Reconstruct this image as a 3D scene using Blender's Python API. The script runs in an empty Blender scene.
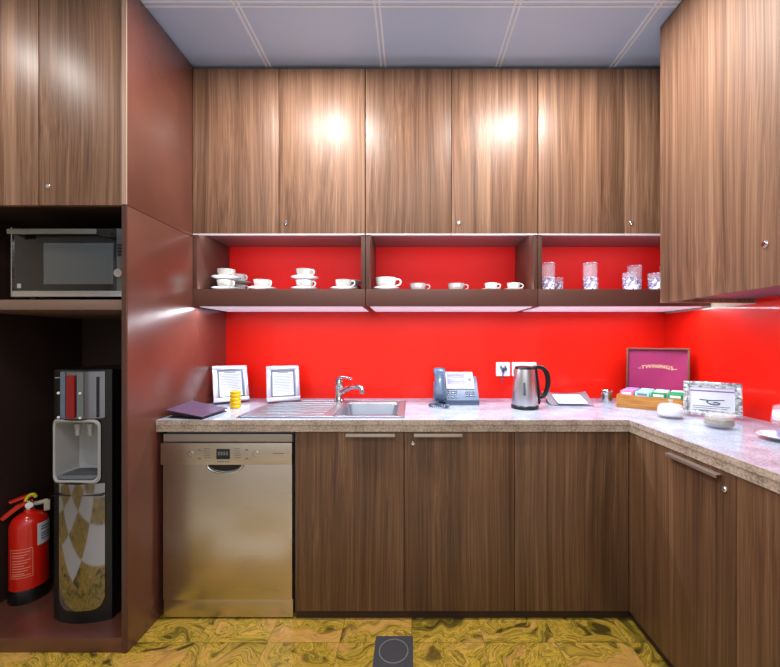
import bpy, bmesh, math, random
from mathutils import Matrix, Vector
random.seed(7)
PI = math.pi
COL = bpy.context.scene.collection
F, CX, CY, EZ = 372.0, 411.0, 341.5, 1.25     # focal length in px, vanishing point, eye height

# ------------------------------------------------------------------ materials
def srgb(c):
    return tuple(((x/255)/12.92 if x/255 <= .04045 else ((x/255+.055)/1.055)**2.4) for x in c) + (1,)

def mat(name, col=(128,128,128), rough=.5, metal=0, spec=.5, emit=None, es=0, trans=0, ior=1.45, coat=0, alpha=1):
    m = bpy.data.materials.new(name); m.use_nodes = True
    b = m.node_tree.nodes['Principled BSDF']
    b.inputs['Base Color'].default_value = srgb(col)
    b.inputs['Roughness'].default_value = rough
    b.inputs['Metallic'].default_value = metal
    b.inputs['Specular IOR Level'].default_value = spec
    b.inputs['IOR'].default_value = ior
    b.inputs['Transmission Weight'].default_value = trans
    b.inputs['Coat Weight'].default_value = coat
    b.inputs['Coat Roughness'].default_value = .08
    b.inputs['Alpha'].default_value = alpha
    if emit:
        b.inputs['Emission Color'].default_value = srgb(emit)
        b.inputs['Emission Strength'].default_value = es
    return m

class NT:
    def __init__(s, m):
        s.t = m.node_tree; s.b = s.t.nodes['Principled BSDF']
    def n(s, typ, ins=None, **kw):
        nd = s.t.nodes.new(typ)
        for k, v in kw.items(): setattr(nd, k, v)
        for k, v in (ins or {}).items():
            if isinstance(v, bpy.types.NodeSocket): s.t.links.new(v, nd.inputs[k])
            else: nd.inputs[k].default_value = v
        return nd
    def math(s, op, a, b=0.0, c=0.0):
        return s.n('ShaderNodeMath', {0: a, 1: b, 2: c}, operation=op).outputs[0]
    def vm(s, op, a, b=(0,0,0)):
        return s.n('ShaderNodeVectorMath', {0: a, 1: b}, operation=op).outputs[0]
    def ramp(s, fac, stops):
        r = s.n('ShaderNodeValToRGB', {0: fac}); e = r.color_ramp.elements
        while len(e) < len(stops): e.new(.5)
        for q, (p, c) in zip(e, stops): q.position = p; q.color = srgb(c)
        return r.outputs[0]
    def mix(s, f, a, b, bt='MIX'):
        nd = s.n('ShaderNodeMix', data_type='RGBA', blend_type=bt)
        for k, v in ((0, f), (6, a), (7, b)):
            if isinstance(v, bpy.types.NodeSocket): s.t.links.new(v, nd.inputs[k])
            else: nd.inputs[k].default_value = v if k == 0 else srgb(v)
        return nd.outputs[2]
    def out(s, sock, v): s.t.links.new(v, s.b.inputs[sock])
    def bump(s, h, st=.1, d=.002):
        s.out('Normal', s.n('ShaderNodeBump', {'Height': h, 'Strength': st, 'Distance': d}).outputs[0])

def walnut(name, rough=.33, tone=1.0, warm=(1,1,1)):
    m = mat(name, rough=rough, spec=.5); g = NT(m)
    co = g.n('ShaderNodeTexCoord').outputs['Object']
    rnd = g.n('ShaderNodeObjectInfo').outputs['Random']
    off = g.n('ShaderNodeCombineXYZ', {0: g.math('MULTIPLY', rnd, 37.0), 1: g.math('MULTIPLY', rnd, 11.0), 2: g.math('MULTIPLY', rnd, 5.0)}).outputs[0]
    p = g.vm('ADD', co, off)
    # cathedral warp: large soft noise pushes the straight grain sideways
    w = g.n('ShaderNodeTexNoise', {'Vector': g.vm('MULTIPLY', p, (3.5,3.5,.9)), 'Scale': 1.0, 'Detail': 1.0}).outputs['Color']
    p2 = g.vm('ADD', p, g.vm('MULTIPLY', g.vm('SUBTRACT', w, (.5,.5,.5)), (.05,.05,0)))
    a = g.n('ShaderNodeTexNoise', {'Vector': g.vm('MULTIPLY', p2, (38,38,.45)), 'Scale': 1.0, 'Detail': 4.0, 'Roughness': .6}).outputs[0]
    b = g.n('ShaderNodeTexNoise', {'Vector': g.vm('MULTIPLY', p2, (260,260,1.6)), 'Scale': 1.0, 'Detail': 3.0, 'Roughness': .6}).outputs[0]
    c = g.n('ShaderNodeTexNoise', {'Vector': g.vm('MULTIPLY', p2, (7,7,.3)), 'Scale': 1.0, 'Detail': 2.0}).outputs[0]
    f = g.math('ADD', g.math('ADD', g.math('MULTIPLY', a, .42), g.math('MULTIPLY', b, .42)), g.math('MULTIPLY', c, .22))
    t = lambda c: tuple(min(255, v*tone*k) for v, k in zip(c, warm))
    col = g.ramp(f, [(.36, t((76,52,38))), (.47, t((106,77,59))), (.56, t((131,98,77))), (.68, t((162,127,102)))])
    g.out('Base Color', col); g.bump(b, .08)
    return m

M = {}
M['walnut'] = walnut('walnut_laminate', .40, 1.03)
M['walnut_right'] = walnut('walnut_laminate_right', .6, 1.03)
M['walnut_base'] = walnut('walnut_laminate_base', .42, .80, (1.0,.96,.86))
def brown_panel():
    m = mat('brown_lacquer_panel', (100,50,38), .26, spec=.6, coat=.7); g = NT(m)
    co = g.n('ShaderNodeTexCoord').outputs['Object']
    n = g.n('ShaderNodeTexNoise', {'Vector': co, 'Scale': 2.5, 'Detail': 2.0}).outputs[0]
    g.out('Base Color', g.ramp(n, [(.3, (88,50,41)), (.7, (106,63,52))]))
    m.node_tree.nodes['Principled BSDF'].inputs['Coat Roughness'].default_value = .24
    return m
M['brown'] = brown_panel()
M['brown_dark'] = mat('dark_brown_laminate', (92,58,50), .4)
M['brown_board'] = mat('brown_shelf_board', (84,56,47), .35)
M['shelf_l'] = mat('taupe_shelf', (122,98,86), .4)
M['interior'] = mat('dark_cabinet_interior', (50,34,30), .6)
M['edge'] = mat('beige_edge_band', (178,150,132), .45)
M['mauve'] = mat('bounce_tinted_board', (132,92,96), .35)  # niche ceiling; pink bounce light is put into this colour
M['plinth'] = mat('dark_plinth', (52,36,28), .5)
def red_glass():
    m = mat('red_back_painted_glass', (232,12,8), .35, coat=.35, spec=.25); g = NT(m)
    co = g.n('ShaderNodeTexCoord').outputs['Object']
    n = g.n('ShaderNodeTexNoise', {'Vector': co, 'Scale': 1.5, 'Detail': 1.0}).outputs[0]
    g.out('Base Color', g.ramp(n, [(.3, (226,24,12)), (.7, (236,34,15))]))
    m.node_tree.nodes['Principled BSDF'].inputs['Coat Roughness'].default_value = .04
    return m
M['red_glass'] = red_glass()
M['red_board'] = mat('red_matt_board', (226,16,10), .55, spec=.3)
def granite():
    m = mat('pale_grey_granite', (200,200,208), .16, spec=.38); g = NT(m)
    co = g.n('ShaderNodeTexCoord').outputs['Object']
    v = g.n('ShaderNodeTexNoise', {'Vector': co, 'Scale': 120.0, 'Detail': 4.0, 'Roughness': .75}).outputs[0]
    w = g.n('ShaderNodeTexNoise', {'Vector': co, 'Scale': 14.0, 'Detail': 3.0}).outputs[0]
    f = g.math('ADD', g.math('MULTIPLY', v, .7), g.math('MULTIPLY', w, .3))
    col = g.ramp(f, [(.34, (100,106,120)), (.43, (146,155,172)), (.53, (166,176,196)), (.66, (196,206,224))])
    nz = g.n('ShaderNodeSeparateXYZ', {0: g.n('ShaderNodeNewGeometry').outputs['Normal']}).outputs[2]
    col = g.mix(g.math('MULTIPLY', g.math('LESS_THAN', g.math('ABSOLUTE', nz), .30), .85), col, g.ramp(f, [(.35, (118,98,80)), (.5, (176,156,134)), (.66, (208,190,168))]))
    # vertical fronts painted browner, for the missing light on the slab edges
    g.out('Base Color', col)
    return m
M['granite'] = granite()
def marble_floor():
    m = mat('yellow_green_marble', rough=.2, spec=.5); g = NT(m)
    co = g.n('ShaderNodeTexCoord').outputs['Object']
    q = g.vm('DIVIDE', g.vm('SUBTRACT', co, (.003, 1.545, 0)), (.3, .3, 1))
    cell = g.vm('FLOOR', q); fr = g.n('ShaderNodeSeparateXYZ', {0: g.vm('FRACTION', q)})
    wn = g.n('ShaderNodeTexWhiteNoise', {'Vector': cell})
    p = g.vm('ADD', co, g.vm('MULTIPLY', wn.outputs['Color'], (1.2, 1.2, 9)))
    sw = g.n('ShaderNodeTexNoise', {'Vector': g.vm('MULTIPLY', p, (1,1,1)), 'Scale': 3.0, 'Detail': 2.0, 'Distortion': .8}).outputs['Color']
    p2 = g.vm('ADD', g.vm('MULTIPLY', p, (1.3, 4.2, 1)), g.vm('MULTIPLY', sw, (.9, 2.4, 1)))
    a = g.n('ShaderNodeTexNoise', {'Vector': p2, 'Scale': 2.0, 'Detail': 5.0, 'Roughness': .5, 'Distortion': 1.6}).outputs[0]
    c = g.n('ShaderNodeTexNoise', {'Vector': p2, 'Scale': 9.0, 'Detail': 6.0, 'Roughness': .7, 'Distortion': 1.5}).outputs[0]
    f = g.math('ADD', g.math('MULTIPLY', g.math('ADD', g.math('MULTIPLY', g.math('SUBTRACT', a, .5), 1.3), .5), .8), g.math('MULTIPLY', c, .2))
    col = g.ramp(f, [(.34, (70,58,24)), (.42, (122,104,36)), (.46, (176,144,52)), (.49, (104,88,34)), (.53, (190,156,56)), (.57, (132,112,40)), (.61, (200,160,70)), (.65, (110,92,36)), (.72, (170,138,52))])
    v = g.n('ShaderNodeTexNoise', {'Vector': p2, 'Scale': 1.1, 'Detail': 3.0, 'Distortion': .8}).outputs[0]
    vf = g.ramp(v, [(.53, (0,0,0)), (.60, (255,255,255))])
    col = g.mix(g.math('MULTIPLY', vf, .55), col, g.mix(c, (214,170,110), (176,112,44)))
    # fine tile joints
    e = g.math('MINIMUM', g.math('MINIMUM', fr.outputs[0], g.math('SUBTRACT', 1.0, fr.outputs[0])),
               g.math('MINIMUM', fr.outputs[1], g.math('SUBTRACT', 1.0, fr.outputs[1])))
    j = g.math('LESS_THAN', e, .007)
    col = g.mix(g.math('MULTIPLY', j, .4), col, (70,60,28))
    # chequered white tiles in the middle of the room
    sp = g.n('ShaderNodeSeparateXYZ', {0: co})
    q = g.vm('MULTIPLY', q, (.5,.5,1))
    ck = g.n('ShaderNodeTexChecker', {'Vector': g.vm('ADD', q, (0,0,.5)), 'Scale': 1.0}).outputs[1]
    far = g.math('MULTIPLY', g.math('LESS_THAN', sp.outputs[1], 1.245), ck)
    col = g.mix(far, col, (205,200,190))
    g.out('Base Color', col)
    return m
M['floor'] = marble_floor()
def brushed(name, col, rough, sc=(3,3,260), amt=.14):
    m = mat(name, col, rough, 1.0); g = NT(m)
    co = g.n('ShaderNodeTexCoord').outputs['Object']
    n = g.n('ShaderNodeTexNoise', {'Vector': g.vm('MULTIPLY', co, sc), 'Scale': 1.0, 'Detail': 2.0}).outputs[0]
    g.out('Roughness', g.math('MULTIPLY_ADD', n, amt, rough-amt/2)); g.bump(n, .02)
    return m
M['steel'] = brushed('brushed_steel', (205,205,208), .28)
M['steel_sink'] = mat('sink_steel', (158,164,176), .3, .75)
M['kettle_steel'] = brushed('kettle_steel', (205,205,210), .34, (90,90,2), .1)
M['champagne'] = brushed('champagne_steel', (204,194,180), .30)
M['champagne_flat'] = mat('champagne_plastic', (160,151,142), .4, .5)
M['chrome'] = mat('chrome', (225,225,228), .07, 1.0)
M['chrome_soft'] = mat('satin_chrome', (200,200,202), .22, 1.0)
M['smoked_chrome'] = mat('smoked_chrome', (150,150,156), .06, 1.0)
M['smoked_steel'] = mat('smoked_steel', (140,142,148), .16, 1.0)
M['alu'] = mat('satin_aluminium', (196,184,174), .35, .8)
M['alu_mw'] = mat('brushed_handle', (135,135,128), .3, .9)
M['alu_white'] = mat('pale_edge_profile', (225,222,228), .4)
M['black'] = mat('black_plastic', (18,18,20), .3)
M['black_gloss'] = mat('black_gloss', (12,12,14), .08, coat=.6)
M['dark_glass'] = mat('dark_oven_glass', (70,76,80), .08, coat=1.0)
M['grey_pl'] = mat('light_grey_plastic', (168,168,168), .35)
M['grey_mid'] = mat('mid_grey_plastic', (108,114,120), .4)
M['phone_blue'] = mat('blue_grey_plastic', (96,114,138), .35)
M['phone_dark'] = mat('dark_blue_grey_plastic', (70,90,116), .2, coat=.4)
M['white'] = mat('white_plastic', (238,238,240), .35)
M['porcelain'] = mat('white_porcelain', (214,214,212), .12, coat=.5)
M['glass'] = mat('clear_glass', (225,228,240), .03, spec=1.0, alpha=.13)
M['jar_glass'] = mat('jar_glass', (225,230,238), .04, spec=1.0, alpha=.2)
M['cut'] = mat('frosty_cut_glass', (168,166,205), .08, ior=1.5, alpha=.5)
def cutglass():
    g = NT(M['cut'])
    co = g.n('ShaderNodeTexCoord').outputs['Object']
    v = g.n('ShaderNodeTexVoronoi', {'Vector': co, 'Scale': 95.0}).outputs['Color']
    f = g.n('ShaderNodeSeparateXYZ', {0: v}).outputs[0]
    g.out('Base Color', g.ramp(f, [(.2, (120,112,160)), (.5, (176,172,210)), (.85, (250,250,255))]))
    g.out('Alpha', g.math('MULTIPLY_ADD', f, .55, .22)); g.bump(f, .5)
cutglass()
M['paper'] = mat('white_paper', (214,220,230), .6)
M['ink'] = mat('grey_ink', (120,130,145), .6)
M['ink_dark'] = mat('dark_ink', (70,85,105), .6)
M['ink_purple'] = mat('purple_ink', (130,90,170), .6)
M['frame_w'] = mat('silver_white_frame', (176,176,190), .25, .5)
M['frame_in'] = mat('blue_grey_inner_bevel', (84,92,116), .3, .5)
M['yellow'] = mat('yellow_plastic', (240,190,10), .35)
M['yellow_d'] = mat('darker_yellow', (205,150,8), .4)
M['purple'] = mat('purple_leatherette', (84,66,92), .38)
M['ext_red'] = mat('extinguisher_red', (205,28,14), .28, coat=.4)
M['mirrored_red'] = mat('red_reflection_paint', (140,18,20), .25)  # red of the painted splashback reflection on the dispenser
M['tag_y'] = mat('yellow_tag', (205,195,30), .5)
M['beige_pl'] = mat('beige_plastic', (190,180,160), .5)
M['pink_line'] = mat('pale_pink_print', (228,140,120), .5)
M['oak'] = mat('honey_oak', (176,122,58), .4)
def woodbox():
    g = NT(M['oak']); co = g.n('ShaderNodeTexCoord').outputs['Object']
    n = g.n('ShaderNodeTexNoise', {'Vector': g.vm('MULTIPLY', co, (8,8,120)), 'Scale': 1.0, 'Detail': 3.0}).outputs[0]
    g.out('Base Color', g.ramp(n, [(.3, (150,96,40)), (.7, (192,138,70))]))
woodbox()
M['lid_wood'] = mat('dark_lid_wood', (104,66,48), .4)
M['maroon'] = mat('magenta_lid_lining', (150,28,88), .55)
M['gold'] = mat('gold_print', (235,205,150), .4)
M['pink'] = mat('pink_paper', (235,110,140), .5)
M['lilac'] = mat('lilac_paper', (160,130,215), .5)
M['teal'] = mat('pale_teal_paper', (150,215,215), .5)
M['green'] = mat('green_paper', (10,140,80), .5)
M['sugar'] = mat('white_sugar', (240,240,240), .8)
def speck(name, a, b, sc):
    m = mat(name, a, .7); g = NT(m)
    n = g.n('ShaderNodeTexVoronoi', {'Vector': g.n('ShaderNodeTexCoord').outputs['Object'], 'Scale': sc}).outputs['Color']
    s = g.n('ShaderNodeSeparateXYZ', {0: n}).outputs[0]
    g.out('Base Color', g.mix(s, a, b)); g.bump(s, .5); return m
M['brown_sugar'] = speck('olive_brown_granules', (84,74,52), (158,146,116), 160)
def mosaic():
    m = mat('silver_mosaic', (200,200,205), .2, .6); g = NT(m)
    n = g.n('ShaderNodeTexVoronoi', {'Vector': g.n('ShaderNodeTexCoord').outputs['Object'], 'Scale': 110.0}).outputs['Color']
    s = g.n('ShaderNodeSeparateXYZ', {0: n}).outputs[0]
    g.out('Base Color', g.ramp(s, [(.1, (128,134,142)), (.5, (205,208,212)), (.9, (240,240,244))])); g.bump(s, .5); return m
M['mosaic'] = mosaic()
M['display'] = mat('lavender_display', (150,150,190), .2, emit=(190,190,230), es=.12)
M['lcd'] = mat('dark_display', (30,34,34), .15)
M['led'] = mat('led_diffuser', (240,240,245), .5, emit=(225,228,255), es=1.1)
M['led_dim'] = mat('led_underside_diffuser', (232,232,240), .4, emit=(225,225,250), es=.42)
M['ceil'] = mat('grey_ceiling_tile', (176,184,198), .35, .15)
def ceil_tex():
    g = NT(M['ceil']); n = g.n('ShaderNodeTexNoise', {'Vector': g.n('ShaderNodeTexCoord').outputs['Object'], 'Scale': 300.0, 'Detail': 2.0}).outputs[0]
    g.out('Base Color', g.ramp(n, [(.3, (184,208,246)), (.7, (200,222,255))])); g.bump(n, .15)
ceil_tex()
M['grid'] = mat('ceiling_runner', (235,242,252), .4)
M['wall'] = mat('off_white_wall', (222,214,200), .7)
def wall_tex():
    g = NT(M['wall']); n = g.n('ShaderNodeTexNoise', {'Vector': g.n('ShaderNodeTexCoord').outputs['Object'], 'Scale': 60.0, 'Detail': 3.0}).outputs[0]
    g.out('Base Color', g.ramp(n, [(.3, (214,206,192)), (.7, (228,220,206))])); g.bump(n, .05)
wall_tex()
M['under'] = mat('blue_grey_underside', (96,106,122), .35)
M['tray'] = mat('satin_grey_tray', (128,134,146), .35, .3)
M['slate'] = mat('dark_grey_floor_box', (74,74,80), .4, .3)
M['slate_l'] = mat('worn_metal_ring', (160,158,160), .35, .7)

# ------------------------------------------------------------------ mesh helpers
ROOTM = {}
def props(o, label=None, cat=None, group=None, kind=None):
    if label: o['label'] = label
    if cat: o['category'] = cat
    if group: o['group'] = group
    if kind: o['kind'] = kind
    return o
def thing(name, label, cat, loc=(0,0,0), rotz=0, group=None):
    o = bpy.data.objects.new(name, None); COL.objects.link(o)
    o.empty_display_size = .05
    o.location = loc; o.rotation_euler = (0,0,rotz)
    ROOTM[o.name] = Matrix.Translation(loc) @ Matrix.Rotation(rotz, 4, 'Z')
    return props(o, label, cat, group)

class MB:
    def __init__(s): s.bm = bmesh.new()
    def _xf(s, vs, M4):
        if M4 is not None: bmesh.ops.transform(s.bm, matrix=M4, verts=vs)
    def box(s, x0, x1, y0, y1, z0, z1, bev=0, seg=2, M4=None):
        r = bmesh.ops.create_cube(s.bm, size=1.0)
        vs = r['verts']
        for v in vs:
            v.co = Vector(((x0+x1)/2+v.co.x*(x1-x0), (y0+y1)/2+v.co.y*(y1-y0), (z0+z1)/2+v.co.z*(z1-z0)))
        if bev:
            es = list({e for v in vs for e in v.link_edges})
            g = bmesh.ops.bevel(s.bm, geom=es, offset=bev, segments=seg, affect='EDGES', profile=.6)
            vs = list({v for f in g['faces'] for v in f.verts} | {v for v in vs if v.is_valid})
        s._xf(vs, M4); return s
    def prism(s, pts, z0, z1, axis='Z', bev=0, M4=None):
        """pts: 2-D outline, extruded along axis; X: pts=(y,z) Y: pts=(x,z) Z: pts=(x,y)"""
        mk = {'Z': lambda p, t: (p[0],p[1],t), 'Y': lambda p, t: (p[0],t,p[1]), 'X': lambda p, t: (t,p[0],p[1])}[axis]
        a = [s.bm.verts.new(mk(p, z0)) for p in pts]; b = [s.bm.verts.new(mk(p, z1)) for p in pts]
        n = len(pts); fs = [s.bm.faces.new(a), s.bm.faces.new(b[::-1])]
        for i in range(n): fs.append(s.bm.faces.new((a[i], b[i], b[(i+1)%n], a[(i+1)%n])))
        vs = a+b
        if bev:
            es = [e for e in fs[0].edges]+[e for e in fs[1].edges]
            g = bmesh.ops.bevel(s.bm, geom=es, offset=bev, segments=2, affect='EDGES')
            vs = list({v for f in g['faces'] for v in f.verts} | {v for v in vs if v.is_valid})
        s._xf(vs, M4); return s
    def lathe(s, prof, n=32, M4=None, a0=0, a1=2*PI, cap=True):
        full = abs(a1-a0-2*PI) < 1e-6; vs = []; rings = []
        for (r, z) in prof:
            if r < 1e-6 and full:
                v = s.bm.verts.new((0,0,z)); rings.append([v]); vs.append(v); continue
            k = n if full else n+1
            ring = [s.bm.verts.new((r*math.cos(a0+(a1-a0)*i/n), r*math.sin(a0+(a1-a0)*i/n), z)) for i in range(k)]
            rings.append(ring); vs += ring
        for A, B in zip(rings, rings[1:]):
            m = n if full else n
            for i in range(m):
                j = (i+1) % n if full else i+1
                if len(A) == 1 and len(B) == 1: continue
                if len(A) == 1: s.bm.faces.new((A[0], B[j], B[i]))
                elif len(B) == 1: s.bm.faces.new((A[i], A[j], B[0]))
                else: s.bm.faces.new((A[i], A[j], B[j], B[i]))
        if full and cap:
            for R in (rings[0], rings[-1]):
                if len(R) > 2:
                    try: s.bm.faces.new(R)
                    except ValueError: pass
        s._xf(vs, M4); return s
    def tube(s, pts, r, n=10, M4=None):
        """round tube through pts; r a number or a list"""
        P = [Vector(p) for p in pts]; R = r if isinstance(r, (list, tuple)) else [r]*len(P)
        rings = []; vs = []; up = None
        for i, p in enumerate(P):
            t = (P[min(i+1, len(P)-1)]-P[max(i-1, 0)]).normalized()
            if up is None: up = Vector((0,0,1)) if abs(t.z) < .9 else Vector((1,0,0))
            u = (up - t*up.dot(t)).normalized(); w = t.cross(u); up = u
            ring = [s.bm.verts.new(p+(u*math.cos(2*PI*k/n)+w*math.sin(2*PI*k/n))*R[i]) for k in range(n)]
            rings.append(ring); vs += ring
        for A, B in zip(rings, rings[1:]):
            for i in range(n): s.bm.faces.new((A[i], A[(i+1)%n], B[(i+1)%n], B[i]))
        s.bm.faces.new(rings[0][::-1]); s.bm.faces.new(rings[-1])
        s._xf(vs, M4); return s
    def build(s, name, m, parent=None, world=False, smooth=35, **kw):
        bm = s.bm
        if world and parent is not None:
            bmesh.ops.transform(bm, matrix=ROOTM[root_of(parent).name].inverted(), verts=bm.verts)
        bmesh.ops.recalc_face_normals(bm, faces=bm.faces)
        me = bpy.data.meshes.new(name); 
        if smooth:
            for f in bm.faces: f.smooth = True
            for e in bm.edges:
                if len(e.link_faces) == 2 and e.calc_face_angle(0) > math.radians(smooth): e.smooth = False
        bm.to_mesh(me); bm.free(); me.materials.append(m)
        o = bpy.data.objects.new(name, me); COL.objects.link(o)
        if parent is not None: o.parent = parent
        return props(o, **kw) if kw else o
def root_of(o):
    while o.parent: o = o.parent
    return o
def B(*a, **k): return MB().box(*a, **k)
def T(x, y, z): return Matrix.Translation((x,y,z))
def R(a, ax): return Matrix.Rotation(a, 4, ax)
def smoothpath(pts, k=6):
    P = [Vector(p) for p in pts]; out = []
    for i in range(len(P)-1):
        a, b, c, d = P[max(i-1,0)], P[i], P[i+1], P[min(i+2,len(P)-1)]
        for j in range(k):
            t = j/k
            out.append(.5*((2*b)+(c-a)*t+(2*a-5*b+4*c-d)*t*t+(3*b-a-3*c+d)*t**3))
    out.append(P[-1]); return out
def rrect(x0, x1, y0, y1, r, n=5):
    pts = []
    for cx, cy, a in ((x1-r,y1-r,0),(x0+r,y1-r,PI/2),(x0+r,y0+r,PI),(x1-r,y0+r,1.5*PI)):
        for i in range(n+1): pts.append((cx+r*math.cos(a+PI/2*i/n), cy+r*math.sin(a+PI/2*i/n)))
    return pts
def dup(root, loc, rotz=None, label=None, name=None):
    r = root.copy(); COL.objects.link(r); r.location = loc
    if rotz is not None: r.rotation_euler = (0,0,rotz)
    if label: r['label'] = label
    for ch in list(root.children):
        c = ch.copy(); COL.objects.link(c); c.parent = r
        for g in ch.children:
            d = g.copy(); COL.objects.link(d); d.parent = c
    return r
def text_into(mb, txt, size, M4, depth=.0006, arc=0.0):
    cu = bpy.data.curves.new('t', 'FONT'); cu.body = txt; cu.size = size; cu.extrude = depth; cu.align_x = 'CENTER'; cu.align_y = 'CENTER'
    cu.space_character = 1.1; cu.offset = size*.004
    o = bpy.data.objects.new('t', cu); COL.objects.link(o)
    dg = bpy.context.evaluated_depsgraph_get(); me = bpy.data.meshes.new_from_object(o.evaluated_get(dg))
    bpy.data.objects.remove(o); n0 = len(mb.bm.verts)
    mb.bm.from_mesh(me); mb.bm.verts.ensure_lookup_table(); vs = mb.bm.verts[n0:]
    for v in vs: v.co.y -= arc*v.co.x**2
    bmesh.ops.transform(mb.bm, matrix=M4, verts=vs); bpy.data.meshes.remove(me)

# ------------------------------------------------------------------ setting
XL, XR, YB = -1.138, 1.568, 2.296       # tall cabinet side, right wall, back wall
CEIL = 2.69
RX0, RY0 = -3.6, -3.4
def struct(name, mb, m, parent=None): return mb.build(name, m, parent, kind='structure')
struct('floor', B(RX0, XR, RY0, YB, -.05, 0), M['floor'])
ceil = struct('ceiling', B(RX0, XR, RY0, YB, CEIL, CEIL+.05), M['ceil'])
g = MB()
x = -.745-1.2
for k in range(9):
    xx = -3.145+.6*k
    if RX0 < xx < XR:
        for d in (-.011, .011): g.box(xx+d-.004, xx+d+.004, RY0, YB, CEIL-.004, CEIL)
for k in range(10):
    yy = 1.586+.6-.6*k
    if RY0 < yy < YB:
        for d in (-.011, .011): g.box(RX0, XR, yy+d-.004, yy+d+.004, CEIL-.0035, CEIL)
struct('ceiling_grid', g, M['grid'], ceil)
struct('wall_back', B(RX0-.1, XR+.1, YB, YB+.1, 0, CEIL), M['wall'])
struct('wall_right', B(XR, XR+.1, RY0, YB, 0, CEIL), M['wall'])
struct('wall_left', B(RX0-.1, RX0, RY0, YB, 0, CEIL), M['wall'])
struct('wall_front', B(RX0-.1, XR+.1, RY0-.1, RY0, 0, CEIL), M['wall'])
struct('wall_return', B(RX0, -1.9, 1.50, YB, 0, CEIL), M['wall'])
# red glass
RYE_ = 1.684
gl = B(XL, XR-.006, YB-.006, YB, .9, 1.44).build('trim_1', M['red_glass'], smooth=0)
props(gl, 'glossy red glass splashback on the back wall above the worktop', 'splashback', kind='structure')
gl = MB().box(XR-.006, XR, RYE_, YB-.006, .9, 1.42).box(XR-.006, XR, .1, RYE_, .9, 1.4435).build('trim_2', M['red_glass'], smooth=0)
props(gl, 'red glass splashback on the right-hand side wall behind the jars', 'splashback', kind='structure')

# ------------------------------------------------------------------ tall cabinet on the left
TY = 1.494
t = thing('tall_cabinet', 'tall brown cabinet with microwave niche and open bay for the water dispenser', 'cabinet', (-1.5, TY, 0))
def pb(name, m, par, *a, bev=.0012, **kw):
    return B(*a, bev=bev).build(name, m, par, world=True, **kw)
pb('side_panel', M['brown'], t, XL-.021, XL, TY, YB-.002, 0, 1.7945)
pb('side_panel', M['brown'], t, XL-.021, XL, TY, YB-.002, 1.7965, 2.685)
pb('edge_strip', M['edge'], t, XL-.021, XL-.002, TY-.004, TY, 1.80, 2.68, bev=0)
pb('edge_strip', M['brown_board'], t, XL-.021, XL-.002, TY-.004, TY, .0, 1.795, bev=0)
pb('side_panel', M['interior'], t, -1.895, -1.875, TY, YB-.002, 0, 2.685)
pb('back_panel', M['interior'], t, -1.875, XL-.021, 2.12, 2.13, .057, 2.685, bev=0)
pb('plinth', M['brown'], t, -1.875, XL-.0215, TY+.001, 2.12, 0, .057)
pb('shelf', M['shelf_l'], t, -1.875, XL-.0215, TY+.001, 2.12, 1.378, 1.418)
pb('top_board', M['interior'], t, -1.875, XL-.0215, TY+.022, 2.12, 1.797, 1.82)
def lock(par, x, y, z, face='-Y', r=.008):
    Mx = T(x,y,z) @ (R(PI/2, 'X') if face == '-Y' else R(-PI/2, 'Y'))
    m = MB().lathe([(0,-.001),(r*1.25,-.001),(r*1.25,.003),(r,.006),(r*.85,.007),(0,.007)], 20, Mx)
    if face == '-Y': m.box(x-.0012, x+.0012, y-.0078, y-.0065, z-.005, z+.005)
    else: m.box(x-.0078, x-.0065, y-.0012, y+.0012, z-.005, z+.005)
    return m.build('lock', M['chrome'], par, world=True)
for (a, b, lk) in ((-1.876, -1.4955, None), (-1.4925, XL-.0225, (-1.455, 1.872))):
    d = pb('door', M['walnut'], t, a, b, TY-.001, TY+.02, 1.797, 2.684)
    if lk: lock(d, lk[0], TY-.001, lk[1])

# ------------------------------------------------------------------ back wall cabinets (three units, 0.9 m each)
UY = 1.939
NB, NT0, NC = 1.432, 1.5236, 1.836
lbl = ['walnut wall cabinet above the cups, nearest the tall brown cabinet',
       'middle walnut wall cabinet with an open cup shelf below',
       'walnut wall cabinet over the drinking glasses, partly behind the right-hand cabinet']
for i in range(3):
    x0 = XL+.0015+.9*i; x1 = x0+.897
    u = thing('wall_cabinet', lbl[i], 'cabinet', (x0+.45, UY, NB), 0, 'walnut wall cabinets along the back wall')
    pb('carcass', M['interior'], u, x0, x1, UY+.021, YB-.007, NC, 2.685)
    pb('side_panel', M['brown_board'], u, x0, x0+.021, UY+.002, YB-.007, NT0, NC-.001)
    pb('side_panel', M['brown_board'], u, x1-.021, x1, UY+.002, YB-.007, NT0, NC-.001)
    pb('back_panel', M['red_board'], u, x0+.0215, x1-.0215, YB-.012, YB-.0075, NT0, NC-.001, bev=0, label='bright red back of the open shelf')
    pb('ceiling_board', M['mauve'], u, x0+.0215, x1-.0215, UY+.04, YB-.0125, NC-.006, NC-.0005, bev=0)
    pb('shelf', M['brown_dark'], u, x0, x1, UY, YB-.007, NB+.004, NT0-.0005)
    pb('light_strip', M['led'], u, x0+.022, x1-.022, UY+.012, UY+.022, NT0-.0004, NT0+.0006, bev=0)
    pb('light_panel', M['led_dim'], u, x0+.02, x1-.02, UY+.03, YB-.02, NB, NB+.0035, bev=0)
    w = .449
    for k in range(2):
        a = x0+.0005+w*k
        d = pb('door', M['walnut'], u, a, a+w-.003, UY-.001, UY+.019, 1.812, 2.672)
        pb('edge_profile', M['alu_white'], d, a, a+w-.003, UY-.0015, UY+.019, 1.8065, 1.8118, bev=0)
        if k == 1: lock(d, a+.035, UY-.001, 1.868)

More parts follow.
